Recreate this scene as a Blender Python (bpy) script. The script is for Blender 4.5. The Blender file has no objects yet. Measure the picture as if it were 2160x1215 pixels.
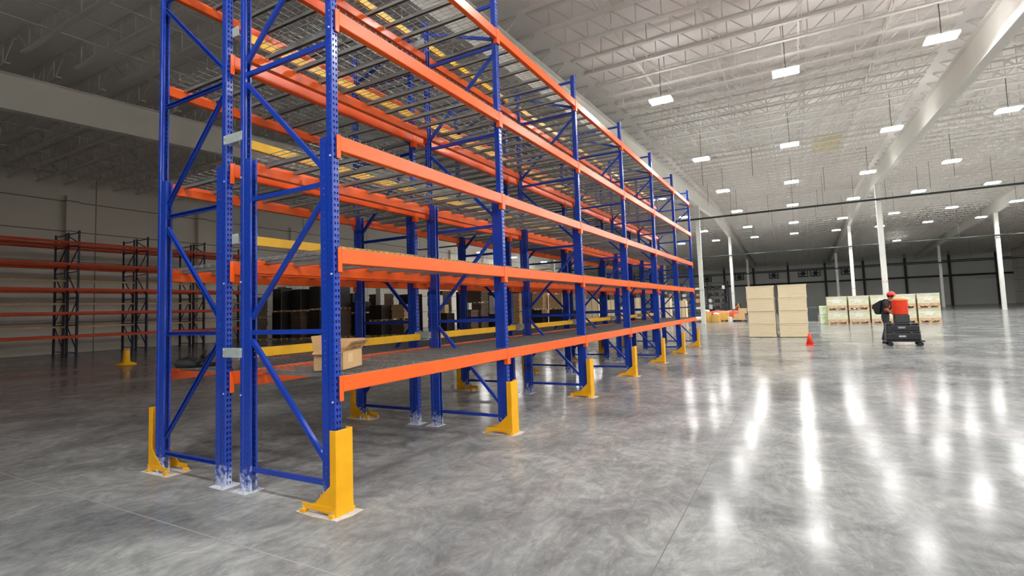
import bpy, math, random
from mathutils import Vector, Matrix
random.seed(7)
S = bpy.context.scene
C = S.collection
# ------------------------------------------------------------------ camera
cam_d = bpy.data.cameras.new('camera'); cam = bpy.data.objects.new('camera', cam_d); C.objects.link(cam)
cam_d.sensor_width = 36.0
cam_d.lens = 1087.29 / 2160 * 36.0
cam_d.shift_x = -(1083.53 - 1080) / 2160
cam_d.shift_y = (579.82 - 607.5) / 2160
cam_d.clip_start = 0.05; cam_d.clip_end = 400
rt = Vector((0.87534789, 0.48223429, -0.03487351)); up = Vector((0.06349854, -0.04315898, 0.99704826)); bk = Vector((0.47930576, -0.87497851, -0.0684003))
M = Matrix((rt, up, bk)).transposed().to_4x4(); M.translation = Vector((0, 0, 1.55))
cam.matrix_world = M
S.camera = cam
# ------------------------------------------------------------------ world, exposure
w = bpy.data.worlds.new('world'); S.world = w; w.use_nodes = True
w.node_tree.nodes['Background'].inputs[0].default_value = (0.55, 0.6, 0.65, 1)
w.node_tree.nodes['Background'].inputs[1].default_value = 0.02
S.view_settings.view_transform = 'Standard'; S.view_settings.look = 'None'
S.view_settings.gamma = 1.0; S.view_settings.use_curve_mapping = False
S.view_settings.exposure = 0.92
S.cycles.max_bounces = 8; S.cycles.diffuse_bounces = 5; S.cycles.glossy_bounces = 3
S.cycles.caustics_reflective = False; S.cycles.caustics_refractive = False
S.cycles.sample_clamp_indirect = 6.0
LAMP = 105.0

# ------------------------------------------------------------------ materials
def srgb(r, g, b):
    f = lambda c: (c / 255 / 12.92) if c / 255 <= 0.04045 else ((c / 255 + 0.055) / 1.055) ** 2.4
    return (f(r), f(g), f(b), 1)

def mat(name, col, rough=0.5, metal=0.0, var=0.0, scale=6.0, bump=0.0, spec=0.5, col2=None, stretch=None, coat=0.0):
    m = bpy.data.materials.new(name); m.use_nodes = True
    nt = m.node_tree; n = nt.nodes; l = nt.links; b = n['Principled BSDF']
    b.inputs['Roughness'].default_value = rough; b.inputs['Metallic'].default_value = metal
    b.inputs['Specular IOR Level'].default_value = spec
    b.inputs['Base Color'].default_value = col
    if coat: b.inputs['Coat Weight'].default_value = coat; b.inputs['Coat Roughness'].default_value = 0.15
    if var or col2 or bump:
        tc = n.new('ShaderNodeTexCoord'); mp = n.new('ShaderNodeMapping'); l.new(tc.outputs['Object'], mp.inputs[0])
        if stretch: mp.inputs['Scale'].default_value = stretch
        nz = n.new('ShaderNodeTexNoise'); nz.inputs['Scale'].default_value = scale; nz.inputs['Detail'].default_value = 5
        l.new(mp.outputs[0], nz.inputs['Vector'])
        if var or col2:
            cr = n.new('ShaderNodeValToRGB'); l.new(nz.outputs['Fac'], cr.inputs[0])
            c2 = col2 or tuple(list(c * (1 + var) for c in col[:3]) + [1])
            c1 = col if col2 else tuple(list(c * (1 - var) for c in col[:3]) + [1])
            cr.color_ramp.elements[0].position = 0.35; cr.color_ramp.elements[1].position = 0.68
            cr.color_ramp.elements[0].color = c1; cr.color_ramp.elements[1].color = c2
            l.new(cr.outputs[0], b.inputs['Base Color'])
        if bump:
            bp = n.new('ShaderNodeBump'); bp.inputs['Strength'].default_value = bump; bp.inputs['Distance'].default_value = 0.01
            l.new(nz.outputs['Fac'], bp.inputs['Height']); l.new(bp.outputs[0], b.inputs['Normal'])
    return m

BLUE = mat('blue_enamel', srgb(22, 62, 172), 0.28, var=0.06, scale=9, coat=0.3)
def dusty_blue():
    m = mat('blue_enamel_dusty', srgb(22, 62, 172), 0.28, coat=0.3)
    nt = m.node_tree; n = nt.nodes; l = nt.links; b = n['Principled BSDF']
    g = n.new('ShaderNodeNewGeometry'); sx = n.new('ShaderNodeSeparateXYZ'); l.new(g.outputs['Position'], sx.inputs[0])
    nz = n.new('ShaderNodeTexNoise'); nz.inputs['Scale'].default_value = 22; nz.inputs['Detail'].default_value = 6
    l.new(g.outputs['Position'], nz.inputs['Vector'])
    mr = n.new('ShaderNodeMapRange'); mr.inputs['From Min'].default_value = 0.0; mr.inputs['From Max'].default_value = 0.38
    mr.inputs['To Min'].default_value = 0.22; mr.inputs['To Max'].default_value = -0.35
    l.new(sx.outputs['Z'], mr.inputs['Value'])
    ad = n.new('ShaderNodeMath'); ad.operation = 'ADD'; l.new(nz.outputs['Fac'], ad.inputs[0]); l.new(mr.outputs[0], ad.inputs[1])
    cr = n.new('ShaderNodeValToRGB'); l.new(ad.outputs[0], cr.inputs[0])
    cr.color_ramp.elements[0].position = 0.46; cr.color_ramp.elements[1].position = 0.66
    cr.color_ramp.elements[0].color = srgb(22, 62, 172); cr.color_ramp.elements[1].color = srgb(190, 200, 225)
    l.new(cr.outputs[0], b.inputs['Base Color'])
    return m
BLUED = dusty_blue()
ORANGE = mat('orange_enamel', srgb(255, 104, 34), 0.3, var=0.05, scale=4, coat=0.12, spec=0.35)
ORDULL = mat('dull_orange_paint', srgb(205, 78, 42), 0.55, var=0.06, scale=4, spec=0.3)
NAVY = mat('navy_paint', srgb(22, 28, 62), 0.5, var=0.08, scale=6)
YELLOW = mat('yellow_enamel', srgb(247, 180, 12), 0.42, var=0.05, scale=7)
YELLOWR = mat('yellow_rail_enamel', srgb(240, 186, 20), 0.35, var=0.05, scale=7)
GALV = mat('galvanised_wire', srgb(150, 152, 150), 0.42, metal=0.55, var=0.12, scale=14)
CHAN = mat('galvanised_channel', srgb(150, 150, 146), 0.45, metal=0.4, var=0.12, scale=10)
ZINC = mat('zinc_plate', srgb(172, 184, 184), 0.5, metal=0.0, var=0.1, scale=30)
GROUT = mat('pale_cement_dust', srgb(196, 194, 188), 0.8, var=0.1, scale=20)
DUSTP = mat('dusty_base_plate', srgb(205, 210, 218), 0.6, var=0.15, scale=40)
ROOFST = mat('roof_steel_paint', srgb(226, 222, 215), 0.55)
DECK = mat('roof_deck_paint', srgb(240, 235, 231), 0.7, var=0.05, scale=0.25)
GIRD = mat('girder_paint', srgb(230, 228, 220), 0.5, var=0.03, scale=0.6)
COLM = mat('column_paint', srgb(225, 226, 220), 0.45, var=0.03, scale=1)
PIPE = mat('dark_pipe', srgb(44, 52, 48), 0.45)
ROD = mat('grey_rod', srgb(95, 95, 95), 0.5)
HOUS = mat('lamp_housing', srgb(220, 222, 224), 0.5)
KRAFT = mat('kraft_cardboard', srgb(206, 172, 122), 0.75, var=0.05, scale=5)
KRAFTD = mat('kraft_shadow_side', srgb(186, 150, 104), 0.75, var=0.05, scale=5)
CRATE = mat('pale_crate_board', srgb(232, 216, 180), 0.6, var=0.05, scale=2.5, stretch=(0.6, 0.6, 5))
BLACK = mat('black_cloth', srgb(28, 29, 33), 0.7, var=0.2, scale=30)
YB0 = mat('orange_lid', srgb(245, 120, 50), 0.5)
BLKPL = mat('black_plastic', srgb(34, 36, 40), 0.4)
DARKC = mat('dark_wrap', srgb(38, 31, 27), 0.4, var=0.3, scale=3)
BROWNC = mat('brown_cartons', srgb(96, 76, 60), 0.7, var=0.15, scale=1.5, stretch=(0.4, 0.4, 14))
TANC = mat('tan_flattened_cartons', srgb(190, 152, 108), 0.75, var=0.22, scale=1.6, stretch=(0.3, 0.3, 16))
WHITEC = mat('white_cartons', srgb(225, 222, 214), 0.6, var=0.1, scale=6)
WOOD = mat('pallet_wood', srgb(205, 172, 124), 0.7, var=0.1, scale=6)
FILM = mat('wrapped_bags', srgb(226, 228, 212), 0.4, col2=srgb(184, 180, 140), scale=2.2, stretch=(0.5, 0.5, 2.2))
FILMR = mat('reddish_bags', srgb(206, 178, 150), 0.45, col2=srgb(190, 150, 122), scale=5)
FILMG = mat('greenish_bags', srgb(206, 208, 168), 0.45, col2=srgb(224, 220, 196), scale=5)
FILMT = mat('pallet_film_cap', srgb(222, 224, 212), 0.35, var=0.05, scale=8)
GREENS = mat('green_white_sheet', srgb(228, 234, 214), 0.5, col2=srgb(176, 200, 130), scale=4)
CONE = mat('cone_orange', srgb(240, 66, 34), 0.45, var=0.05)
RED = mat('red_plastic', srgb(225, 55, 45), 0.4)
SKIN = mat('skin', srgb(166, 116, 88), 0.55, var=0.05, scale=9)
HAIR = mat('dark_hair', srgb(25, 20, 18), 0.6)
TROUS = mat('charcoal_trousers', srgb(52, 54, 64), 0.8, var=0.12, scale=12)
SHIRT = mat('dark_shirt', srgb(40, 41, 46), 0.8, var=0.12, scale=12)
VEST = mat('orange_vest', srgb(248, 92, 48), 0.6, var=0.05, scale=12)
REDNET = mat('red_net', srgb(215, 70, 55), 0.6)
GRWALL = mat('far_wall_panel', srgb(214, 216, 212), 0.7, var=0.04, scale=0.4)
DKSTEEL = mat('dark_steel', srgb(52, 54, 56), 0.6)
TEAL = mat('teal_machine', srgb(60, 78, 88), 0.6, var=0.25, scale=3)
TANP = mat('tan_roof_panel', srgb(212, 196, 152), 0.7)
INK = mat('marker_ink', srgb(60, 42, 36), 0.7)

def floor_mat():
    m = bpy.data.materials.new('polished_concrete'); m.use_nodes = True
    nt = m.node_tree; n = nt.nodes; l = nt.links; b = n['Principled BSDF']
    g = n.new('ShaderNodeTexCoord'); P = g.outputs['Object']
    def noise(scale, detail=8, dist=0.0, rough=0.6, stretch=None, rot=0):
        mp = n.new('ShaderNodeMapping'); l.new(P, mp.inputs[0])
        if stretch: mp.inputs['Scale'].default_value = stretch
        mp.inputs['Rotation'].default_value = (0, 0, rot)
        z = n.new('ShaderNodeTexNoise'); z.inputs['Scale'].default_value = scale; z.inputs['Detail'].default_value = detail
        z.inputs['Distortion'].default_value = dist; z.inputs['Roughness'].default_value = rough
        l.new(mp.outputs[0], z.inputs['Vector']); return z.outputs['Fac']
    def ramp(src, p0, c0, p1, c1):
        r = n.new('ShaderNodeValToRGB'); l.new(src, r.inputs[0]); e = r.color_ramp.elements
        e[0].position = p0; e[0].color = c0; e[1].position = p1; e[1].color = c1; return r.outputs[0]
    def mix(f, a, c, mode='MIX'):
        x = n.new('ShaderNodeMix'); x.data_type = 'RGBA'; x.blend_type = mode
        if isinstance(f, float): x.inputs['Factor'].default_value = f
        else: l.new(f, x.inputs['Factor'])
        for s, v in ((x.inputs[6], a), (x.inputs[7], c)):
            if isinstance(v, tuple): s.default_value = v
            else: l.new(v, s)
        return x.outputs[2]
    base = ramp(noise(0.55, 9, 0.5, 0.62), 0.36, srgb(108, 110, 111), 0.66, srgb(154, 155, 154))
    swirl = ramp(noise(1.7, 10, 2.6, 0.72), 0.40, (0.39, 0.39, 0.39, 1), 0.60, (0.62, 0.62, 0.62, 1))
    c = mix(0.75, base, swirl, 'OVERLAY')
    sw2 = ramp(noise(4.2, 10, 3.4, 0.75, (1, 0.45, 1), 0.5), 0.42, (0.40, 0.40, 0.40, 1), 0.62, (0.63, 0.63, 0.63, 1))
    c = mix(0.6, c, sw2, 'OVERLAY')
    # fine pale scratches
    scr = ramp(noise(9, 6, 5.0, 0.8, (1, 0.2, 1), 1.1), 0.60, (0, 0, 0, 1), 0.68, (0.42, 0.42, 0.41, 1))
    c = mix(0.32, c, scr, 'SCREEN')
    # saw-cut joints of the slab
    sx = n.new('ShaderNodeSeparateXYZ'); l.new(P, sx.inputs[0])
    def joint(axis, off, step, wdt):
        a = n.new('ShaderNodeMath'); a.operation = 'ADD'; l.new(sx.outputs[axis], a.inputs[0]); a.inputs[1].default_value = -off + step * 40.5
        f = n.new('ShaderNodeMath'); f.operation = 'MODULO'; l.new(a.outputs[0], f.inputs[0]); f.inputs[1].default_value = step
        s = n.new('ShaderNodeMath'); s.operation = 'SUBTRACT'; l.new(f.outputs[0], s.inputs[0]); s.inputs[1].default_value = step / 2
        d = n.new('ShaderNodeMath'); d.operation = 'ABSOLUTE'; l.new(s.outputs[0], d.inputs[0])
        t = n.new('ShaderNodeMath'); t.operation = 'LESS_THAN'; l.new(d.outputs[0], t.inputs[0]); t.inputs[1].default_value = wdt
        return t.outputs[0]
    c = mix(joint('X', -0.84, 3.92, 0.0035), c, (0.15, 0.15, 0.145, 1))
    c = mix(joint('Y', 2.28, 3.62, 0.004), c, (0.34, 0.34, 0.33, 1))
    l.new(c, b.inputs['Base Color'])
    r = n.new('ShaderNodeMapRange'); l.new(noise(1.1, 8, 1.5, 0.7), r.inputs['Value'])
    r.inputs['From Min'].default_value = 0.3; r.inputs['From Max'].default_value = 0.7
    r.inputs['To Min'].default_value = 0.12; r.inputs['To Max'].default_value = 0.19
    l.new(r.outputs[0], b.inputs['Roughness'])
    b.inputs['Specular IOR Level'].default_value = 0.035
    bp = n.new('ShaderNodeBump'); bp.inputs['Strength'].default_value = 0.03; bp.inputs['Distance'].default_value = 0.02
    l.new(noise(1.6, 4, 0.8), bp.inputs['Height']); l.new(bp.outputs[0], b.inputs['Normal'])
    return m
FLOOR = floor_mat()

def panel_wall(name, col, line, axis):
    m = bpy.data.materials.new(name); m.use_nodes = True
    nt = m.node_tree; n = nt.nodes; l = nt.links; b = n['Principled BSDF']
    tc = n.new('ShaderNodeTexCoord'); sx = n.new('ShaderNodeSeparateXYZ'); l.new(tc.outputs['Object'], sx.inputs[0])
    cb = n.new('ShaderNodeCombineXYZ'); l.new(sx.outputs[axis], cb.inputs['X']); l.new(sx.outputs['Z'], cb.inputs['Y'])
    br = n.new('ShaderNodeTexBrick'); l.new(cb.outputs[0], br.inputs['Vector'])
    br.inputs['Scale'].default_value = 1; br.inputs['Brick Width'].default_value = 7.3; br.inputs['Row Height'].default_value = 1.72
    br.inputs['Mortar Size'].default_value = 0.03; br.inputs['Mortar Smooth'].default_value = 0.0; br.inputs['Bias'].default_value = 0
    br.inputs['Color1'].default_value = col; br.inputs['Color2'].default_value = tuple([c * 0.95 for c in col[:3]] + [1]); br.inputs['Mortar'].default_value = line
    br.offset = 0.0
    l.new(br.outputs['Color'], b.inputs['Base Color']); b.inputs['Roughness'].default_value = 0.7
    return m
WALLP = panel_wall('precast_wall', srgb(238, 232, 222), srgb(150, 144, 138), 'Y')

def emit(name, col, s):
    m = bpy.data.materials.new(name); m.use_nodes = True; nt = m.node_tree; b = nt.nodes['Principled BSDF']
    b.inputs['Base Color'].default_value = (0.8, 0.8, 0.8, 1)
    b.inputs['Emission Color'].default_value = col; b.inputs['Emission Strength'].default_value = s
    return m
LED = emit('led_panel', (1.0, 0.99, 0.965, 1), LAMP)
UPL = emit('added_uplight', (1.0, 0.99, 0.975, 1), LAMP * 0.03)  # faint upward glow added to lift the roof brightness
EDGE = emit('added_rim_emit', (1.0, 0.99, 0.97, 1), LAMP * 0.55)  # rim glow added to spread light evenly over the roof

# ------------------------------------------------------------------ mesh helpers
class MB:
    def __init__(s): s.v = []; s.f = []
    def quad(s, *p):
        k = len(s.v); s.v += [tuple(q) for q in p]; s.f.append(tuple(range(k, k + len(p)))); return s
    def box(s, x0, x1, y0, y1, z0, z1):
        k = len(s.v)
        s.v += [(x0, y0, z0), (x1, y0, z0), (x1, y1, z0), (x0, y1, z0), (x0, y0, z1), (x1, y0, z1), (x1, y1, z1), (x0, y1, z1)]
        s.f += [(k, k+3, k+2, k+1), (k+4, k+5, k+6, k+7), (k, k+1, k+5, k+4), (k+1, k+2, k+6, k+5), (k+2, k+3, k+7, k+6), (k+3, k, k+4, k+7)]
        return s
    def bar(s, a, b, wd, ht, upv=(0, 0, 1), ends=True):
        a = Vector(a); b = Vector(b); d = (b - a).normalized(); u = Vector(upv)
        if abs(d.dot(u)) > 0.99: u = Vector((0, 1, 0))
        sd = d.cross(u).normalized(); u = sd.cross(d).normalized()
        k = len(s.v)
        for p in (a, b):
            for i, j in ((-1, -1), (1, -1), (1, 1), (-1, 1)): s.v.append(tuple(p + sd * i * wd / 2 + u * j * ht / 2))
        for i in range(4): s.f.append((k+i, k+(i+1) % 4, k+4+(i+1) % 4, k+4+i))
        if ends: s.f += [(k+3, k+2, k+1, k), (k+4, k+5, k+6, k+7)]
        return s
    def prism(s, poly, axis, a, b):
        """poly: 2-D points; axis 'x','y','z' is the extrusion direction"""
        def P(u, v, t): return {'x': (t, u, v), 'y': (u, t, v), 'z': (u, v, t)}[axis]
        k = len(s.v); n = len(poly)
        for t in (a, b): s.v += [P(u, v, t) for u, v in poly]
        for i in range(n): s.f.append((k+i, k+(i+1) % n, k+n+(i+1) % n, k+n+i))
        s.f += [tuple(range(k+n-1, k-1, -1)), tuple(range(k+n, k+2*n))]
        return s
    def cyl(s, a, b, r0, r1=None, n=12, caps=True):
        r1 = r0 if r1 is None else r1
        a = Vector(a); b = Vector(b); d = (b - a).normalized(); u = Vector((0, 0, 1)) if abs(d.z) < 0.9 else Vector((1, 0, 0))
        sd = d.cross(u).normalized(); u = sd.cross(d)
        k = len(s.v)
        for p, r in ((a, r0), (b, r1)):
            for i in range(n):
                t = 2 * math.pi * i / n; s.v.append(tuple(p + sd * math.cos(t) * r + u * math.sin(t) * r))
        for i in range(n): s.f.append((k+i, k+(i+1) % n, k+n+(i+1) % n, k+n+i))
        if caps: s.f += [tuple(range(k+n-1, k-1, -1)), tuple(range(k+n, k+2*n))]
        return s
    def lathe(s, prof, n=24, c=(0, 0, 0), sq=1.0):
        k = len(s.v); m = len(prof)
        for r, z in prof:
            for i in range(n):
                t = 2 * math.pi * i / n; s.v.append((c[0] + r * math.cos(t) * sq, c[1] + r * math.sin(t), c[2] + z))
        for j in range(m - 1):
            for i in range(n): s.f.append((k+j*n+i, k+j*n+(i+1) % n, k+(j+1)*n+(i+1) % n, k+(j+1)*n+i))
        s.f += [tuple(range(k+n-1, k-1, -1)), tuple(range(k+(m-1)*n, k+m*n))]
        return s
    def mesh(s, name, m, smooth=False):
        me = bpy.data.meshes.new(name); me.from_pydata(s.v, [], s.f); me.materials.append(m); me.update()
        if smooth:
            for p in me.polygons: p.use_smooth = True
        return me
    def build(s, name, m, parent=None, smooth=False, loc=(0, 0, 0), rz=0):
        return place(name, s.mesh(name, m, smooth), parent, loc, rz)

def place(name, me, parent=None, loc=(0, 0, 0), rz=0):
    o = bpy.data.objects.new(name, me); C.objects.link(o); o.parent = parent; o.location = loc; o.rotation_euler = (0, 0, rz); return o
def tag(o, label, cat, group=None):
    o['label'] = label; o['category'] = cat
    if group: o['group'] = group
    return o
def thing(name, label, cat, loc=(0, 0, 0), rz=0, group=None):
    o = bpy.data.objects.new(name, None); C.objects.link(o); o.empty_display_size = 0.1
    o.location = loc; o.rotation_euler = (0, 0, rz); return tag(o, label, cat, group)
def struct(name, mb, m):
    o = mb.build(name, m); o['kind'] = 'structure'; return o
kids = {}
def dup(o, parent=None):
    c = o.copy(); C.objects.link(c); c.parent = parent
    for ch in [x for x in C.objects if x.parent == o and x is not c]: dup(ch, c)
    return c
def bevel(o, wd=0.004, seg=2):
    b = o.modifiers.new('bevel', 'BEVEL'); b.width = wd; b.segments = seg; b.limit_method = 'ANGLE'; return o
ORD = ['first', 'second', 'third', 'fourth', 'fifth', 'sixth', 'seventh', 'eighth', 'ninth', 'tenth', 'eleventh', 'twelfth', 'thirteenth', 'fourteenth']

# ------------------------------------------------------------------ shell
XL, XR, YN, YF = -36.0, 28.6, -26.0, 104.0
def deck_z(y):
    return 10.22 + 0.029 * (y - 17.7) if y < 53 else 11.244 - 0.055 * (y - 53)
def girder_z(y):
    return 9.2 + 0.043 * (y - 17.5) if y < 53 else 10.73 - 0.045 * (y - 53)
struct('floor', MB().box(XL, XR, YN, YF, -0.2, 0.0), FLOOR)
zN, zR, zF = deck_z(YN), deck_z(53), deck_z(YF)
cl = MB()
cl.prism([(YN, zN), (53, zR), (YF, zF), (YF, zF + 0.2), (53, zR + 0.2), (YN, zN + 0.2)], 'x', XL, XR)
struct('ceiling', cl, DECK)
struct('wall_left', MB().box(XL - 0.3, XL, YN, YF, 0, 11.4), WALLP)
struct('wall_right', MB().box(XR, XR + 0.3, YN, YF, 0, 11.4), WALLP)
struct('wall_front', MB().box(XL, XR, YN - 0.3, YN, 0, 10.4), GRWALL)
struct('wall_back', MB().box(XL, XR, YF, YF + 0.3, 0, 9.0), GRWALL)
# far wall: dark girt, pilasters, upper louvred strip
TN = [0]
def trim(mb, m, loc=None, me=None):
    TN[0] += 1
    o = place('trim_%d' % TN[0], me, loc=loc) if me else mb.build('trim_%d' % TN[0], m)
    o['kind'] = 'structure'; return o
trim(MB().box(XL, XR, YF - 0.25, YF, 4.45, 4.75), DKSTEEL)
for x in [-34.5, -29, -23.2, -17.5, -11.8, -6.8, -1.2, 4.45, 9.95, 15.6, 21.2, 26.8]:
    trim(MB().box(x - 0.16, x + 0.16, YF - 0.3, YF, 0, 8.6), DKSTEEL)
trim(MB().box(XL, XR, YF - 0.12, YF, 6.9, 7.05), DKSTEEL)
# left wall pilasters
for y in [6, 13.4, 20.7, 28.1, 35.4, 42.8, 50.1, 57.5, 64.8, 72.2, 79.5, 86.9, 94.2]:
    trim(MB().box(XL, XL + 0.28, y - 0.3, y + 0.3, 0, 8.9), WALLP)

# ------------------------------------------------------------------ roof steel
GX = [-36.0, -19.1, -6.5, 5.2, 16.9, 28.6]
def joist_mesh(x0, x1):
    L = x1 - x0 - 0.3; n = int(round(L / 0.74 / 2) * 2); p = L / n; mb = MB(); h = 0.62
    for z, wd, ht in ((0, 0.13, 0.045), (h, 0.12, 0.045)):
        mb.box(-L / 2 + (0.4 if z == 0 else 0), L / 2 - (0.4 if z == 0 else 0), -wd / 2, wd / 2, z - ht / 2, z + ht / 2)
    for i in range(1, n):
        x = -L / 2 + i * p; mb.bar((x, 0, 0), (x, 0, h), 0.03, 0.03, (0, 1, 0), ends=False)
    for i in range(n):
        a = -L / 2 + i * p; c = a + p
        if i < n // 2: mb.bar((a, 0, h), (c, 0, 0), 0.028, 0.028, (0, 1, 0), ends=False)
        else: mb.bar((a, 0, 0), (c, 0, h), 0.028, 0.028, (0, 1, 0), ends=False)
    return mb.mesh('joist', ROOFST)
jm = {}
y = YN + 0.8
ys = []
while y < YF - 0.5: ys.append(y); y += 1.19
for i in range(len(GX) - 1):
    x0, x1 = GX[i], GX[i + 1]; me = joist_mesh(x0, x1)
    for y in ys:
        if i == 4 and y < 30: continue
        trim(None, None, loc=((x0 + x1) / 2, y, deck_z(y) - 0.65), me=me)
# bridging angles between the joists
for i, (x0, x1) in enumerate(zip(GX[:-1], GX[1:])):
    for fx in (0.2, 0.4, 0.6, 0.8):
        x = x0 + (x1 - x0) * fx
        mb = MB()
        for a, c in ((YN + 0.2, 53), (53, YF - 0.5)):
            mb.bar((x, a, deck_z(a) - 0.612), (x, c, deck_z(c) - 0.612), 0.06, 0.03, ends=False)
            mb.bar((x + 0.12, a, deck_z(a) - 0.06), (x + 0.12, c, deck_z(c) - 0.06), 0.05, 0.03, ends=False)
        trim(mb, ROOFST)
# girders (plate beams following the roof) and their columns
for gx in GX[1:-1]:
    for a, c in ((YN + 0.1, 53), (53, YF - 0.2)):
        za, zc = girder_z(a) - 1.02, girder_z(c) - 1.02
        mb = MB()
        mb.prism([(a, za), (c, zc), (c, zc + 1.0), (a, za + 1.0)], 'x', gx - 0.012, gx + 0.012)
        mb.prism([(a, za - 0.02), (c, zc - 0.02), (c, zc), (a, za)], 'x', gx - 0.15, gx + 0.15)
        mb.prism([(a, za + 1.0), (c, zc + 1.0), (c, zc + 1.02), (a, za + 1.02)], 'x', gx - 0.15, gx + 0.15)
        trim(mb, GIRD)
def column(x, y, ph=0.22):
    h = girder_z(y) - 1.03
    mb = MB().box(x - 0.15, x + 0.15, y - 0.15, y + 0.15, 0, h)
    mb.box(x - 0.2, x + 0.2, y - 0.2, y + 0.2, 0, 0.02)
    return trim(mb, COLM)
for gx in (-19.1, -6.5, 5.2, 16.9):
    for y in (42.3, 64.5, 87.5):
        column(gx, y)
# red column numbers at 1.6-2 m up on the aisle columns
def text_obj(txt, size, loc, rot, m, name='number_mark'):
    cu = bpy.data.curves.new(name, 'FONT'); cu.body = txt; cu.size = size; cu.extrude = 0.002; cu.align_x = 'CENTER'
    o = bpy.data.objects.new(name, cu); C.objects.link(o)
    dg = bpy.context.evaluated_depsgraph_get(); me = bpy.data.meshes.new_from_object(o.evaluated_get(dg)); bpy.data.objects.remove(o)
    me.materials.clear(); me.materials.append(m)
    ob = bpy.data.objects.new(name, me); C.objects.link(ob); ob.location = loc; ob.rotation_euler = rot; return ob
for x, y, z in ((-6.5, 42.3, 2.6), (5.2, 42.3, 2.6), (-6.5, 64.5, 2.6), (5.2, 64.5, 2.6), (5.2, 87.5, 2.6)):
    o = MB().box(x - 0.15, x + 0.15, y - 0.156, y - 0.151, z - 0.12, z + 0.12).build('column_number', COLM)
    for k, dx in enumerate((-0.09, 0.09)):
        text_obj('0', 0.2, (x + dx, y - 0.158, z - 0.085), (math.pi / 2, 0, 0), RED if x > 0 else DKSTEEL, 'digit').parent = o
    nm = {(-6.5, 42.3): 'on the column just past the end of the racks', (5.2, 42.3): 'on the column behind the person with the trolley',
          (-6.5, 64.5): 'on the middle column of the rack-side line', (5.2, 64.5): 'on the middle column of the pallet-side line', (5.2, 87.5): 'on the last column of the pallet-side line'}[(x, y)]
    tag(o, ('red' if x > 0 else 'dark') + ' number sign ' + nm, 'sign', 'number signs on the white columns')
# tan discoloured roof panel
trim(MB().box(1.4, 2.75, 32.4, 36.8, deck_z(34) - 0.03, deck_z(34) + 0.08), TANP)

# ------------------------------------------------------------------ highbay lamps
def lamp_proto():
    t = thing('high_bay_lamp', 'x', 'lamp')
    MB().box(-0.355, 0.355, -0.225, 0.225, 0.0, 0.03).box(-0.3, 0.3, -0.14, 0.14, 0.03, 0.085).build('housing', HOUS, t)
    d = MB(); d.box(-0.345, 0.345, -0.215, 0.215, -0.012, -0.001); d.build('light_panel', LED, t)
    MB().box(-0.362, -0.358, -0.225, 0.225, -0.02, 0.03).box(0.358, 0.362, -0.225, 0.225, -0.02, 0.03).box(-0.358, 0.358, -0.232, -0.228, -0.02, 0.03).box(-0.358, 0.358, 0.228, 0.232, -0.02, 0.03).build('added_rim_glow', EDGE, t)  # glowing rim added around the lamp to light the roof
    MB().box(-0.34, -0.305, -0.2, 0.2, 0.031, 0.036).box(0.305, 0.34, -0.2, 0.2, 0.031, 0.036).box(-0.3, 0.3, -0.2, -0.15, 0.031, 0.036).box(-0.3, 0.3, 0.15, 0.2, 0.031, 0.036).build('added_top_glow', UPL, t)  # glowing strips added on top of the housing
    return t
LROWS = {}
cols = [(-11.45, [61.9]), (-7.65, [34.8, 43.2, 53.0, 61.8]), (-3.7, [-16.6, -8.0, 0.6, 17.8, 26.3, 34.7, 43.2, 53.0, 61.9]),  # rearmost rows, unseen behind the camera, are added for bounce light
        (0.12, [-16.6, -8.0, 0.6, 9.2, 17.75, 26.3, 34.7, 43.2, 53.1, 61.8]), (3.92, [-16.6, -8.0, 0.6, 9.2, 17.8, 26.4, 34.8, 43.4, 53.4, 62.2]),
        (7.6, [-16.6, -8.0, 0.6, 9.2, 17.8, 26.4, 34.8, 43.4, 53.4, 62.2]), (11.4, [-16.6, -8.0, 0.6, 9.2, 17.8, 26.4, 34.8, 43.4, 53.4, 62.2, 79.9]), (15.3, [-16.6, -8.0, 0.6, 9.2, 17.8, 26.4, 34.8, 43.4, 53.4, 62.2]), (19.1, [0.6, 9.2, 17.8, 26.4, 34.8, 43.4, 53.4, 62.2]), (22.9, [0.6, 9.2, 17.8, 26.4, 34.8, 43.4, 53.4, 62.2]), (-17.1, [74.8]),  # third line past the columns and beyond are added to brighten the hall
        (-33.0, [52.1, 60.4, 69.8]), (-27.5, [64.8, 74.0]), (-23.5, [58.0, 66.5]), (-31.0, [78.0]), (-19.5, [45.0, 58.0])]  # lines in from the panelled wall and its corner added to brighten it
rown = {-11.45: 'west of the racks', -7.65: 'in the line behind the racks', -3.7: 'in the line over the racks', 0.12: 'in the line over the crates',
        3.92: 'in the line over the trolley', 7.6: 'in the line past the white columns', 11.4: 'in the second line past the white columns', 15.3: 'in the added third line past the white columns', 19.1: 'in the added fourth line past the white columns', 22.9: 'in the added outermost line', -17.1: 'in the dim half',
        -33.0: 'along the panelled wall', -27.5: 'added one line in from the panelled wall', -23.5: 'added two lines in from the panelled wall', -31.0: 'added deep in the corner by the panelled wall', -19.5: 'over the cardboard bales'}
proto = None
for x, yy in cols:
    for k, y in enumerate(yy):
        if proto is None: t = proto = lamp_proto()
        else: t = dup(proto)
        t.location = (x, y, 8.6)
        t['label'] = 'white glowing high-bay lamp, ' + ORD[k] + ' ' + rown[x]
        t['group'] = 'high-bay lamps under the roof'
        top = deck_z(y) - 0.65 - 8.69
        MB().cyl((0, 0, 0.085), (0, 0, top + 0.09), 0.012, n=6).build('hanger_rod', ROD, t)
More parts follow.
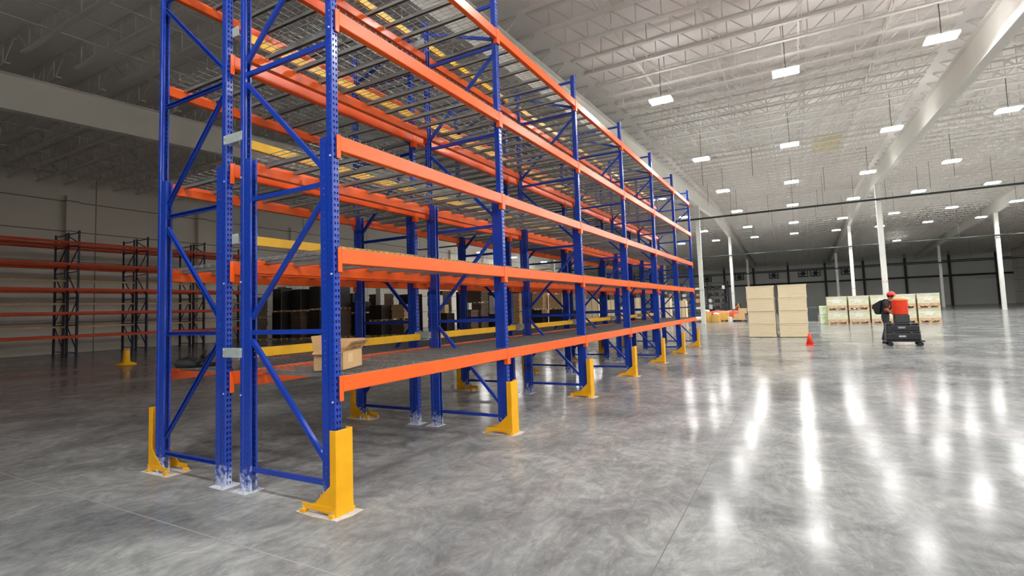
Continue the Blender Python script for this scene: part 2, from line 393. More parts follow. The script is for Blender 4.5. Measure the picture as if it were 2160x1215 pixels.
# sprinkler mains across the hall
def pipe_run(y, z, label):
    t = thing('sprinkler_pipe', label, 'pipe', (0, y, z))
    MB().cyl((XL + 0.3, 0, 0), (XR - 0.3, 0, 0), 0.07, n=10).build('pipe_run', PIPE, t)
    for x in range(-34, 28, 6):
        zt = deck_z(y) - 0.65 - z
        MB().cyl((x, 0, 0.05), (x, 0, zt), 0.012, n=6).build('hanger_rod', ROD, t)
pipe_run(42.0, 8.15, 'dark sprinkler pipe spanning the hall at the first pair of columns')
pipe_run(64.1, 7.0, 'dark sprinkler pipe spanning the hall at the second pair of columns')
pipe_run(87.0, 5.9, 'thin dark pipe spanning the hall at the last pair of columns')
for k, (x, y) in enumerate([(-1.7, 30.5), (2.0, 39.0), (-5.2, 39.0), (1.9, 48.2), (-1.7, 48.2), (-4.4, 31.3), (6.4, 48), (8.6, 39), (-1.7, 56), (2, 56)]):
    h = 1.6
    o = MB().cyl((0, 0, 0), (0, 0, h), 0.014, n=6).build('drop_rod', ROD, loc=(x, y, deck_z(y) - 0.65 - h))
    tag(o, 'thin bare rod hanging from the roof joists, ' + ORD[k] + ' counted from the lamps over the crates', 'rod', 'bare drop rods under the roof')
# wall fans high on the far wall
for k, x in enumerate([-14.84, -9.19, -3.51, 1.12, 3.0, 7.53]):
    t = thing('wall_fan', 'dark fan unit high on the far wall, %s along from the rack end' % ORD[k], 'fan', (x, YF - 0.45, 5.6), group='fans on the far wall')
    MB().box(-0.75, 0.75, 0.1, 0.45, 0, 0.12).box(-0.75, 0.75, 0.1, 0.45, 1.1, 1.2).box(-0.75, -0.65, 0.1, 0.45, 0, 1.2).box(0.65, 0.75, 0.1, 0.45, 0, 1.2).build('fan_frame', DKSTEEL, t)
    b = MB()
    for i in range(6):
        a = i * math.pi / 3; b.bar((0, 0.25, 0.6), (0.5 * math.cos(a), 0.25, 0.6 + 0.5 * math.sin(a)), 0.02, 0.2, (math.cos(a + 1.3), 0.5, math.sin(a + 1.3)))
    b.cyl((0, 0.15, 0.6), (0, 0.35, 0.6), 0.12, n=10)
    b.build('fan_blades', BLKPL, t)

# ------------------------------------------------------------------ pallet racks
P = 0.0508                                   # hole pitch
W = 0.0733                                   # upright face width
def perforated(mb, origin, uax, z0, z1, wd, holes, pitch=P):
    """A vertical sheet wd wide from origin along uax; holes: (u centre, half width, half height, teardrop)"""
    o = Vector(origin); u = Vector(uax)
    def pt(a, z): return o + u * a + Vector((0, 0, z))
    hs = sorted(holes); edges = [0.0]
    for i in range(len(hs) - 1): edges.append((hs[i][0] + hs[i + 1][0]) / 2)
    edges.append(wd)
    n = int((z1 - z0) / pitch)
    for i, (c, a, h, td) in enumerate(hs):
        l, r = edges[i], edges[i + 1]
        for k in range(n):
            za = z0 + k * pitch; zb = za + pitch; zc = (za + zb) / 2
            outer = [(l, za), ((l + r) / 2, za), (r, za), (r, zc), (r, zb), ((l + r) / 2, zb), (l, zb), (l, zc)]
            if td: inner = [(c - a * .45, zc - h * .8), (c, zc - h), (c + a * .45, zc - h * .8), (c + a * .75, zc), (c + a, zc + h * .75), (c, zc + h), (c - a, zc + h * .75), (c - a * .75, zc)]
            else: inner = [(c - a * .7, zc - h * .7), (c, zc - h), (c + a * .7, zc - h * .7), (c + a, zc), (c + a * .7, zc + h * .7), (c, zc + h), (c - a * .7, zc + h * .7), (c - a, zc)]
            b = len(mb.v)
            mb.v += [tuple(pt(*q)) for q in outer] + [tuple(pt(*q)) for q in inner]
            for j in range(8): mb.f.append((b + j, b + (j + 1) % 8, b + 8 + (j + 1) % 8, b + 8 + j))
    if z0 + n * pitch < z1 - 1e-4: mb.quad(pt(0, z0 + n * pitch), pt(wd, z0 + n * pitch), pt(wd, z1), pt(0, z1))
def post_mesh(zt):
    """channel upright; outer (perforated) face at x = 0 looking +x, spanning y = 0..W, body towards -x"""
    mb = MB(); D = 0.074; ch = 0.007
    perforated(mb, (0, ch, 0), (0, 1, 0), 0.008, zt, W - 2 * ch, [(0.015, 0.0085, 0.0135, True), (W - 2 * ch - 0.015, 0.0085, 0.0135, True)])
    for y0, y1 in ((ch, 0), (W - ch, W)): mb.quad((0, y0, 0.008), (-ch, y1, 0.008), (-ch, y1, zt), (0, y0, zt))
    for y0, yi in ((0.0, 0.006), (W, W - 0.006)):
        perforated(mb, (-ch, y0, 0), (-1, 0, 0), 0.008, zt, 0.036, [(0.015, 0.0052, 0.0065, False)])
        mb.quad((-ch - 0.036, y0, 0.008), (-ch - 0.042, yi, 0.008), (-ch - 0.042, yi, zt), (-ch - 0.036, y0, zt))
        mb.quad((-ch - 0.042, yi, 0.008), (-D, yi, 0.008), (-D, yi, zt), (-ch - 0.042, yi, zt))
        s = 1 if y0 == 0 else -1
        mb.quad((-D, yi, 0.008), (-D, yi + s * 0.014, 0.008), (-D, yi + s * 0.014, zt), (-D, yi, zt))
    return mb.mesh('post', BLUED)
def reinf_mesh(zt):
    mb = MB(); x0 = -0.074; D = 0.077
    for y0, s in ((0.001, 1), (W - 0.001, -1)):
        perforated(mb, (x0, y0, 0), (-1, 0, 0), 0.008, zt, D, [(0.036, 0.0042, 0.005, False)])
        mb.quad((x0 - D, y0, 0.008), (x0 - D, y0 + s * 0.018, 0.008), (x0 - D, y0 + s * 0.018, zt), (x0 - D, y0, zt))
    mb.box(x0 - 0.003, x0, 0.004, W - 0.004, 0.008, zt)
    return mb.mesh('reinforcement', BLUED)
def brace_mesh(name, a, b, h=0.04, d=0.028):
    """lipped channel along a-b, web facing -y"""
    mb = MB(); a = Vector(a); b = Vector(b); dr = (b - a).normalized(); n = dr.cross(Vector((0, 1, 0))).normalized()
    t = 0.0035
    mb.bar(a, b, t, h, n)
    for s in (-1, 1):
        off = n * s * (h / 2 - t / 2) + Vector((0, d / 2, 0)); mb.bar(a + off, b + off, d, t, n)
        off = n * s * (h / 2 - t) + Vector((0, d, 0)); mb.bar(a + off, b + off, t, t * 2, n)
    return mb.mesh(name, BLUE)
def guard_proto():
    """yellow post guard; front plate outer face at x=0 facing +x, spans y=-0.09..0.085"""
    t = thing('post_guard', 'x', 'guard')
    mb = MB(); ya, yb, T = -0.09, 0.085, 0.006
    mb.box(-T, 0, ya, yb, 0.004, 0.66)
    prof = [(-T, 0.004), (-T, 0.66), (-0.068, 0.66), (-0.068, 0.235), (-0.25, 0.075), (-0.25, 0.03), (-0.06, 0.012)]
    mb.prism(prof, 'y', ya, ya + T); mb.prism(prof, 'y', yb - T, yb)
    g = mb.build('guard_plate', YELLOW, t); bevel(g, 0.0025, 2)
    f = MB()
    for yy, s in ((ya, -1), (yb, 1)):
        y0, y1 = sorted((yy, yy + s * 0.008)); f.box(-0.385, -0.004, y0, y1, 0.03, 0.075)
        y0, y1 = sorted((yy, yy + s * 0.05)); f.box(-0.385, -0.33, min(yy - s * 0.01, yy + s * 0.03), max(yy - s * 0.01, yy + s * 0.03), 0.0, 0.03)
        f.box(-0.06, -0.01, min(yy - s * 0.01, yy + s * 0.03), max(yy - s * 0.01, yy + s * 0.03), 0.0, 0.03)
    bevel(f.build('foot_rail', YELLOW, t), 0.002, 1)
    GP = MB(); GP.prism([(-0.43, ya - 0.03), (-0.2, ya - 0.055), (0.05, ya - 0.04), (0.075, 0.0), (0.06, yb + 0.05), (-0.15, yb + 0.035), (-0.42, yb + 0.045), (-0.45, 0.01)], 'z', 0.0, 0.003); GP.build('grout_pad', GROUT, t)
    for yy in (ya - 0.012, yb + 0.012):
        for xx in (-0.36, -0.035): MB().cyl((xx, yy, 0.03), (xx, yy, 0.052), 0.011, n=6).build('anchor_bolt', ZINC, t)
    return t
def foot_mesh():
    mb = MB(); mb.box(-0.155, 0.055, -0.06, W + 0.06, 0, 0.007)
    return mb.mesh('base_plate', DUSTP)
def bolt_mesh():
    return MB().cyl((0, 0, 0.007), (0, 0, 0.055), 0.007, n=8).cyl((0, 0, 0.007), (0, 0, 0.018), 0.013, n=6).mesh('anchor_bolt', DUSTP)

LV = [1.0598, 2.1139, 3.0712, 4.1714, 5.3157]
BH = [0.20, 1.43, 2.67, 3.89, 5.10, 5.68]
ZT = 5.78
pm, rm, fm, bm_ = post_mesh(ZT), reinf_mesh(3.06), foot_mesh(), bolt_mesh()
def frame_proto(depth, ztop=ZT, blue=None):
    """origin at frame centre on the floor; +x post carries the low diagonal ends"""
    t = thing('upright_frame', 'x', 'rack frame')
    h = depth / 2
    for s in (1, -1):
        rz = 0 if s > 0 else math.pi
        po = place('post', pm, t, (s * h, 0 if s > 0 else W, 0), rz)
        place('reinforcement', rm, po)
        ft = place('base_plate', fm, po)
        for xx, yy in ((0.03, -0.04), (-0.13, W + 0.04)): place('anchor_bolt', bm_, ft, (xx, yy, 0))
    yb = W / 2 - 0.014
    for k, z in enumerate(BH):
        i = 0.145 if z < 3.0 else 0.068
        mh = frame_proto.h.setdefault((depth, i), brace_mesh('brace', (-h + i, 0, 0), (h - i, 0, 0)))
        place('brace', mh, t, (0, yb, z))
    def diag(xa, za, xb, zb):
        m = brace_mesh('diagonal_brace', (xa, 0, za), (xb, 0, zb)); place('diagonal_brace', m, t, (0, yb, 0))
    lo, hi = 0.135, 0.06
    diag(-h + lo, 1.36, h - lo, 0.36); diag(-h + lo, 1.56, h - lo, 2.55)
    diag(-h + hi, 3.80, h - lo, 2.80); diag(-h + hi, 4.02, h - hi, 5.0); diag(-h + hi, 5.60, h - hi, 5.20)
    return t
frame_proto.h = {}
XD, XC, XB, XA = -3.311, -4.547, -4.767, -5.974
Y0, LB = 2.98, 2.7964
fF, fR = frame_proto(XD - XC), frame_proto(XB - XA)
gd0 = guard_proto()
frames = []
def near_of(k): return ['at the box end', 'second from the box end', 'third from the box end', 'fourth from the box end', 'fifth from the box end', 'sixth from the box end', 'at the far end'][k]
for k in range(7):
    y = Y0 + k * LB
    a = fF if k == 0 else dup(fF); a.location = ((XD + XC) / 2, y, 0)
    a['label'] = 'blue braced upright frame of the aisle-side rack, ' + near_of(k); a['group'] = 'upright frames of the main racks'
    b = fR if k == 0 else dup(fR); b.location = ((XB + XA) / 2, y + W, 0); b.rotation_euler.z = math.pi
    b['label'] = 'blue braced upright frame of the rack behind, ' + near_of(k); b['group'] = 'upright frames of the main racks'
    for j, x in enumerate((-3.21, -6.075)):
        g = gd0 if (k == 0 and j == 0) else dup(gd0)
        g.location = (x, y if j == 0 else y + W, 0); g.rotation_euler.z = 0 if j == 0 else math.pi
        g['label'] = 'yellow guard around the ' + ('aisle' if j == 0 else 'hidden outer') + ' post of the frame ' + near_of(k); g['group'] = 'yellow post guards'

# crossbeams: origin at the top outer edge centre, length along y, outer face x=0 looking +x
BL = LB - W
def crossbeam_proto(L=BL, mats=(ORANGE, ORANGE)):
    t = thing('crossbeam', 'x', 'rack beam')
    prof = [(0.0, -0.122), (0.0, -0.004), (-0.004, 0.0), (-0.030, 0.0), (-0.030, -0.038), (-0.066, -0.040), (-0.068, -0.044), (-0.068, -0.124), (-0.064, -0.128), (-0.006, -0.128)]
    b = MB().prism([(x, z) for x, z in prof], 'y', -L / 2, L / 2).build('beam_body', mats[0], t)
    for s in (-1, 1):
        y0 = s * L / 2; y1 = y0 + s * 0.038
        m = MB(); a, c = sorted((y0, y1))
        m.box(-0.004, 0.004, a, c, -0.198, 0.006)
        a, c = sorted((y0 - s * 0.001, y0 - s * 0.005)); m.box(-0.052, 0.004, a, c, -0.198, 0.006)
        cn = m.build('end_connector', mats[1], t); bevel(cn, 0.002, 2)
        for z in (-0.045, -0.115): MB().cyl((0.004, (y0 + y1) / 2, z), (0.0055, (y0 + y1) / 2, z), 0.006, n=8).build('rivet', mats[1], cn)
    return t
cb0 = crossbeam_proto()
# beams: faces (x, rotation, words)
FACES = [(XD + 0.014, 0, "on the aisle face"), (XC - 0.014, math.pi, "on the inner face of the aisle-side rack"), (XB + 0.014, 0, "on the inner face of the rack behind"), (XA - 0.014, math.pi, "on the outer face of the rack behind")]
BAY = ['box-end bay', 'second bay', 'third bay', 'fourth bay', 'fifth bay', 'last bay']
LVL = ['lowest', 'second', 'third', 'fourth', 'top']
first = True
for k in range(6):
    yc = Y0 + W / 2 + (k + 0.5) * LB
    for j, z in enumerate(LV):
        for x, rz, wd in FACES:
            t = cb0 if first else dup(cb0); first = False
            t.location = (x, yc, z); t.rotation_euler.z = rz
            t['label'] = 'orange crossbeam %s, %s level, %s' % (wd, LVL[j], BAY[k]); t['group'] = 'orange crossbeams of the main racks'
# wire decks: two per bay and level
DW = 1.345
def deck_proto(depth):
    t = thing('wire_deck', 'x', 'wire shelf')
    mb = MB(); h = depth / 2; r = 0.0044
    n = 19
    for i in range(n):
        y = -DW / 2 + 0.012 + i * (DW - 0.024) / (n - 1)
        mb.bar((-h, y, 0.009), (h, y, 0.009), r, r, ends=False)
        for s in (-1, 1): mb.bar((s * h, y, 0.006), (s * h, y, 0.020), r, r)
    m = 11
    for i in range(m):
        x = -h + 0.01 + i * (2 * h - 0.02) / (m - 1); mb.bar((x, -DW / 2, 0.004), (x, DW / 2, 0.004), r, r, ends=False)
    mb.build('wire_mesh', GALV, t)
    for i in range(4):
        y = (i - 1.5) * 0.325; c = MB(); g = 0.05
        c.box(-h + g, h - g, y - 0.022, y - 0.019, -0.036, -0.001).box(-h + g, h - g, y + 0.019, y + 0.022, -0.036, -0.001).box(-h + g, h - g, y - 0.022, y + 0.022, -0.004, -0.001).box(-h + g, h - g, y - 0.022, y - 0.012, -0.038, -0.036).box(-h + g, h - g, y + 0.012, y + 0.022, -0.038, -0.036)
        for s in (-1, 1):
            a, e = sorted((s * (h - g), s * (h - 0.032))); c.box(a, e, y - 0.03, y + 0.03, -0.037, -0.034)
        place('deck_channel', deck_proto.ch.setdefault((depth, i), c.mesh('deck_channel', CHAN)), t)
    return t
deck_proto.ch = {}
dk = [deck_proto(XD - XC + 0.018), deck_proto(XB - XA + 0.018)]
used = [False, False]
for k in range(6):
    for j, z in enumerate(LV):
        for r, (xc, wd) in enumerate((((XD + XC) / 2, 'aisle-side rack'), ((XB + XA) / 2, 'rack behind'))):
            for s in (0, 1):
                t = dk[r] if not used[r] else dup(dk[r]); used[r] = True
                t.location = (xc, Y0 + W / 2 + (k + 0.25 + 0.5 * s) * LB + (0.008 if s else -0.008) * -1, z)
                t['label'] = 'grey wire mesh deck, %s level, %s half of %s, %s' % (LVL[j], 'nearer' if s == 0 else 'farther', BAY[k], wd)
                t['group'] = 'wire mesh decks of the main racks'
# zinc row spacers and yellow pallet stops in the flue
sp = None; st = None
def spacer_proto():
    t = thing('row_spacer', 'x', 'spacer plate')
    bevel(MB().box(-0.145, 0.145, -0.004, 0.0, 0, 0.09).build('spacer_plate', ZINC, t), 0.001, 1)
    for x in (-0.125, 0.125):
        for z in (0.018, 0.072): MB().cyl((x, -0.004, z), (x, -0.011, z), 0.009, n=6).build('bolt', DUSTP, t)
    return t
def stop_proto():
    t = thing('pallet_stop', 'x', 'safety rail')
    m = MB(); L = LB - W - 0.11; T = 0.004
    m.box(-0.002, 0.002, -L / 2, L / 2, 0, 0.09).box(-0.04, 0.0, -L / 2, L / 2, 0, T).box(-0.04, 0.0, -L / 2, L / 2, 0.09 - T, 0.09)
    m.build('rail_channel', YELLOWR, t)
    for s in (-1, 1):
        a, c = sorted((s * L / 2, s * (L / 2 + 0.10))); MB().box(-0.055, 0.045, a, c, -0.005, 0.005).box(-0.055, 0.045, min(a, c) if s < 0 else max(a, c) - 0.005, (min(a, c) + 0.005) if s < 0 else max(a, c), 0.0, 0.09).build('end_bracket', ZINC, t)
    return t
SZ = [1.18, 2.28, 3.24, 4.33, 5.55]
for k in range(7):
    for j in (0, 2, 4):
        t = spacer_proto() if sp is None else dup(sp); sp = sp or t
        t.location = ((XC + XB) / 2, Y0 + k * LB - 0.001, {0: 1.20, 2: 3.25, 4: 5.45}[j])
        t['label'] = '%s bolted zinc plate tying the two inner posts, frame pair %s' % ({0: 'lowest', 2: 'middle', 4: 'topmost'}[j], near_of(k)); t['group'] = 'zinc spacer plates between the racks'
for k in range(6):
    for j in range(5):
        t = stop_proto() if st is None else dup(st); st = st or t
        t.location = (-4.66, Y0 + W / 2 + (k + 0.5) * LB, SZ[j])
        t['label'] = 'yellow safety rail between the back-to-back racks, %s level, %s' % (LVL[j], BAY[k]); t['group'] = 'yellow safety rails between the racks'

# safety bolts showing white on the near posts' side faces
for nm, x, zs in (('aisle', XD - 0.022, (0.86, 1.90, 2.89, 4.0)), ('inner', XB - 0.022, (0.86, 1.90, 2.89)), ('inner', XC + 0.02, (0.86, 1.90, 2.89))):
    for z in zs:
        o = MB().cyl((0, 0, 0), (0, -0.008, 0), 0.0085, n=10).build('safety_bolt', DUSTP, loc=(x, Y0, z))
        tag(o, 'small bright bolt on the %s post below the %s beam, %s' % (nm, LVL[min(range(4), key=lambda q: abs(LV[q] - z - 0.17))], {XD - 0.022: 'aisle face', XB - 0.022: 'rack behind', XC + 0.02: 'aisle-side rack'}[x]), 'bolt', 'safety bolts on the box-end posts')

# ------------------------------------------------------------------ racks along the panelled wall
fW = fR
LW = 3.13
LVW = [1.07, 2.24, 3.41, 4.66, 5.74]
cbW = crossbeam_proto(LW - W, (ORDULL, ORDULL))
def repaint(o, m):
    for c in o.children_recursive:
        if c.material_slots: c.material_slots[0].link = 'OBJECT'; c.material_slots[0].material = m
WX = [(-31.4, 'front'), (-32.85, 'back')]
firstb = True
DARKBLUE = BLUE
for r, (xf, wd) in enumerate(WX):
    for k in range(5):
        y = 8.9 + k * LW
        t = dup(fF); t.location = (xf - (XD - XC) / 2, y, 0); t.scale = (1, 1, 6.32 / ZT); t.rotation_euler.z = 0 if r == 0 else 0
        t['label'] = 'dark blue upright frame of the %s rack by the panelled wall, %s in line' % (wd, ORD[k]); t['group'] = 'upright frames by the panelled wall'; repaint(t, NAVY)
    for k in range(4):
        for j, z in enumerate(LVW):
            for f, (x, rz) in enumerate(((xf + 0.014, 0), (xf - (XD - XC) - 0.014, math.pi))):
                t = cbW if firstb else dup(cbW); firstb = False
                t.location = (x, 8.9 + W / 2 + (k + 0.5) * LW, z); t.rotation_euler.z = rz
                t['label'] = 'orange crossbeam, %s rack by the panelled wall, %s side, %s level, %s bay' % (wd, 'hall' if f == 0 else 'wall', LVL[j], ORD[k]); t['group'] = 'crossbeams by the panelled wall'
# tan backstop boards running behind the wall racks
for j, z in enumerate((1.45, 2.62, 3.8)):
    o = MB().box(-0.02, 0.02, 0, 4 * LW, 0, 0.09).build('backstop_board', WOOD, loc=(-32.72, 8.94, z))
    tag(o, 'pale horizontal board between the panelled-wall racks, %s one up' % ORD[j], 'board', 'boards between the wall racks')
# yellow floor stand partly seen at the picture's edge by the dim aisle
t = thing('yellow_bollard', 'yellow floor stand on the dim floor in front of the wall racks', 'guard', (-22.3, 10.1, 0))
MB().lathe([(0.32, 0), (0.32, 0.05), (0.12, 0.12), (0.10, 0.55), (0.09, 0.6)], 16).build('stand_body', YELLOW, t, True)

# ------------------------------------------------------------------ cardboard box on the lowest deck
def open_box():
    z = LV[0] + 0.016
    t = thing('cardboard_box', 'open kraft cardboard box with handwriting on its raised flap, on lowest deck', 'box', (-3.539, 3.28, z), 0.40)
    # local: +x faces the aisle, y runs along the beam
    Lx, Ly, H, T = 0.27, 0.42, 0.165, 0.004
    m = MB(); m.box(-Lx, 0, 0, Ly, 0, T).box(-T, 0, 0, Ly, 0, H).box(-Lx, -Lx + T, 0, Ly, 0, H).box(-Lx, 0, 0, T, 0, H).box(-Lx, 0, Ly - T, Ly, 0, H)
    m.build('carton_body', KRAFT, t)
    def flap(p0, p1, out, up_, name='flap'):
        f = MB(); q = [Vector(p0), Vector(p1)]; o = Vector(out) + Vector((0, 0, up_)); n = (q[1] - q[0]).cross(o).normalized() * T
        pts = [q[0], q[1], q[1] + o * 1.0 + (q[0] - q[1]) * 0.02, q[0] + o + (q[1] - q[0]) * 0.02]
        k = 0
        f.v = [tuple(p) for p in pts] + [tuple(p + n) for p in pts]
        f.f = [(0, 1, 2, 3), (7, 6, 5, 4), (0, 4, 5, 1), (1, 5, 6, 2), (2, 6, 7, 3), (3, 7, 4, 0)]
        return f.build(name, KRAFTD, t)
    fl = flap((0, 0, H), (0, Ly, H), (0.075, 0, 0), 0.085)
    flap((-Lx, 0, H), (-Lx, Ly, H), (-0.03, 0, 0), 0.14)
    flap((-Lx, Ly, H), (0, Ly, H), (0, 0.09, 0), 0.09)
    flap((0, 0, H), (-Lx, 0, H), (0, -0.05, 0), -0.02)
    # handwriting strokes on the aisle flap: slanted scribbles in two rows
    s = MB(); rnd = random.Random(3)
    o = Vector((0.075, 0, 0.085)); d = o.normalized(); n = Vector((0.085, 0, -0.075)).normalized() * 0.0048
    def P_(u, v): return Vector((0, u, H)) + d * v + n
    for row, (u0, u1, v0, hh) in enumerate(((0.05, 0.36, 0.062, 0.035), (0.12, 0.29, 0.018, 0.032))):
        u = u0
        while u < u1:
            a_ = P_(u, v0 + rnd.uniform(-.004, .004)); b_ = P_(u + rnd.uniform(0.0, 0.025), v0 + hh * rnd.uniform(0.6, 1))
            s.bar(a_, b_, 0.003, 0.001, n); c_ = P_(u + rnd.uniform(0.01, 0.035), v0 + hh * rnd.uniform(0.0, 0.6)); s.bar(b_, c_, 0.003, 0.001, n)
            u += rnd.uniform(0.02, 0.034)
    s.build('handwriting', INK, fl)
    MB().box(0.0005, 0.0015, 0.10, 0.20, 0.06, 0.14).build('label_patch', mat('pale_label', srgb(222, 192, 148), 0.7), t)
open_box()
# black strap bundle on the rear rack's lowest deck
def bundle():
    t = thing('strap_bundle', 'tangled black straps and gloves heaped on the lowest deck of the rack behind', 'bundle', (-5.66, 3.16, LV[0] + 0.014))
    m = MB()
    m.lathe([(0.02, 0), (0.12, 0.0), (0.15, 0.03), (0.12, 0.07), (0.05, 0.095), (0.01, 0.1)], 18, (0, 0, 0), 1.25)
    rnd = random.Random(5)
    m.v = [(x + rnd.uniform(-.012, .012), y + rnd.uniform(-.012, .012), max(0, z + rnd.uniform(-.01, .01))) for x, y, z in m.v]
    m.build('cloth_heap', BLACK, t, True)
    for k, (a, b, c) in enumerate([((0.08, 0, 0.04), (0.17, 0.02, 0.10), (0.22, 0.03, 0.17)), ((0.08, 0.04, 0.04), (0.2, 0.06, 0.09), (0.28, 0.06, 0.16)), ((0.06, -0.03, 0.02), (0.2, -0.04, 0.04), (0.27, -0.03, 0.09)), ((0.06, 0.06, 0.02), (0.22, 0.12, 0.02), (0.36, 0.16, 0.012))]):
        f = MB(); f.cyl(a, b, 0.03, 0.02, 10); f.cyl(b, c, 0.02, 0.012, 10); f.build('strap', BLACK, t, True)
bundle()

# ------------------------------------------------------------------ crates, cone
def crate_proto(bx, by, bz):
    t = thing('wooden_crate', 'x', 'crate')
    bevel(MB().box(-bx / 2, bx / 2, -by / 2, by / 2, 0, bz).build('crate_shell', CRATE, t), 0.006, 1)
    b = MB()
    for s in (-1, 1):
        y0, y1 = sorted((s * by / 2, s * (by / 2 + 0.018)))
        for z0, z1 in ((0.0, 0.055), (bz - 0.055, bz)): b.box(-bx / 2, bx / 2, y0, y1, z0, z1)
        for x in (-bx / 2, bx / 2 - 0.06): b.box(x, x + 0.06, y0, y1, 0.055, bz - 0.055)
        x0, x1 = sorted((s * bx / 2, s * (bx / 2 + 0.018)))
        for z0, z1 in ((0.0, 0.055), (bz - 0.055, bz)): b.box(x0, x1, -by / 2, by / 2, z0, z1)
    b.build('crate_batten', CRATE, t)
    return t
cr = None
for c, (x, y, dx, nm) in enumerate(((-1.42, 25.5, 0.0, 'beside the racks'), (-0.215, 25.45, 0.0, 'beside the cone'))):
    for k in range(4):
        t = crate_proto(1.06, 1.15, 0.545) if cr is None else dup(cr); cr = cr or t
        t.location = (x + [0, 0.0, -0.015, -0.03][k] * (1 if c == 0 else -0.6), y + [0, 0.01, -0.01, 0][k], 0.02 + k * 0.555); t.rotation_euler.z = 0.01 * ((k % 2) - 0.5)
        t['label'] = '%s pale wooden crate in the stack of four %s' % (['bottom', 'second-lowest', 'third-lowest', 'topmost'][k], nm); t['group'] = 'stacked pale crates'
    for k in range(2):
        pass
t = thing('traffic_cone', 'small orange-red traffic cone on the floor beside the pale crates', 'cone', (0.27, 20.5, 0))
MB().lathe([(0.0, 0.02), (0.115, 0.02), (0.028, 0.42), (0.0, 0.42)][1:3] + [(0.02, 0.425)], 28).build('cone_body', CONE, t, True)
bevel(MB().box(-0.155, 0.155, -0.155, 0.155, 0, 0.022).build('cone_base', CONE, t), 0.006, 2)

# ------------------------------------------------------------------ wrapped pallets behind the person
def pallet_mb(mb, lx, ly):
    for y in (-ly / 2, -0.045, ly / 2 - 0.09): mb.box(-lx / 2, lx / 2, y, y + 0.09, 0, 0.02)
    for y in (-ly / 2, -0.045, ly / 2 - 0.09):
        for x in (-lx / 2, -0.06, lx / 2 - 0.12): mb.box(x, x + 0.12, y, y + 0.09, 0.02, 0.10)
    for i in range(6):
        x = -lx / 2 + i * (lx - 0.1) / 5; mb.box(x, x + 0.1, -ly / 2, ly / 2, 0.10, 0.122)
    return mb
def bagload(mb, lx, ly, z0, h, rows=5, seed=1):
    rnd = random.Random(seed); rh = h / rows
    for r in range(rows):
        nx = 3 if r % 2 else 2
        for i in range(nx):
            for j in range(2):
                x0 = -lx / 2 + i * lx / nx + 0.006; x1 = x0 + lx / nx - 0.012; y0 = -ly / 2 + j * ly / 2 + 0.005; y1 = y0 + ly / 2 - 0.01
                o = rnd.uniform(-.004, .004); b = 0.012
                za, zb = z0 + r * rh, z0 + (r + 1) * rh
                mb.prism([(x0 + o, za + b), (x0 + b + o, za), (x1 - b + o, za), (x1 + o, za + b), (x1 + o, zb - b), (x1 - b + o, zb), (x0 + b + o, zb), (x0 + o, zb - b)], 'y', y0, y1)
    return mb
pl = None
for r in range(2):
    for c in range(5):
        if pl is None:
            t = thing('wrapped_pallet', 'x', 'pallet load'); pl = t
            pallet_mb(MB(), 1.05, 1.2).build('pallet', WOOD, t)
            MB().box(-0.515, 0.515, -0.565, 0.565, 0.13, 0.82).build('load_core', FILM, t)
            bagload(MB(), 1.05, 1.15, 0.125, 0.16, 1).build('bottom_bags', FILMR, t)
            bagload(MB(), 1.05, 1.15, 0.288, 0.26, 2, 2).build('middle_bags', FILMG, t)
            bagload(MB(), 1.05, 1.15, 0.552, 0.27, 2, 3).build('upper_bags', FILM, t)
            MB().box(-0.53, 0.53, -0.58, 0.58, 0.826, 0.85).build('top_sheet', FILMT, t)
            MB().box(-0.2, 0.12, -0.588, -0.585, 0.42, 0.66).build('load_label', WHITEC, t)
        else: t = dup(pl)
        t.location = (2.1 + c * 1.13, 38.2 + c * 0.02, r * 0.852)
        t['label'] = 'pallet of film-wrapped bags, %s tier, %s along from the crates' % (['lower', 'upper'][r], ORD[c]); t['group'] = 'film-wrapped pallets of bags'
for k in range(2):
    o = MB().box(-0.22, 0.22, -0.5, 0.5, 0, 0.56).build('sheeted_load', GREENS, loc=(1.38, 38.4, k * 0.57))
    bevel(o, 0.03, 2)
    tag(o, '%s small green and white load at the near end of the wrapped pallets' % ['lower', 'upper'][k], 'load', 'small loads by the wrapped pallets')
o = MB().box(-0.3, 0.3, -0.4, 0.4, 0, 1.0).build('grey_bin', mat('bin_grey', srgb(70, 76, 78), 0.5), loc=(0.9, 44.0, 0)); bevel(o, 0.03, 2)
tag(o, 'dark grey bin on the floor behind the green and white load', 'bin')

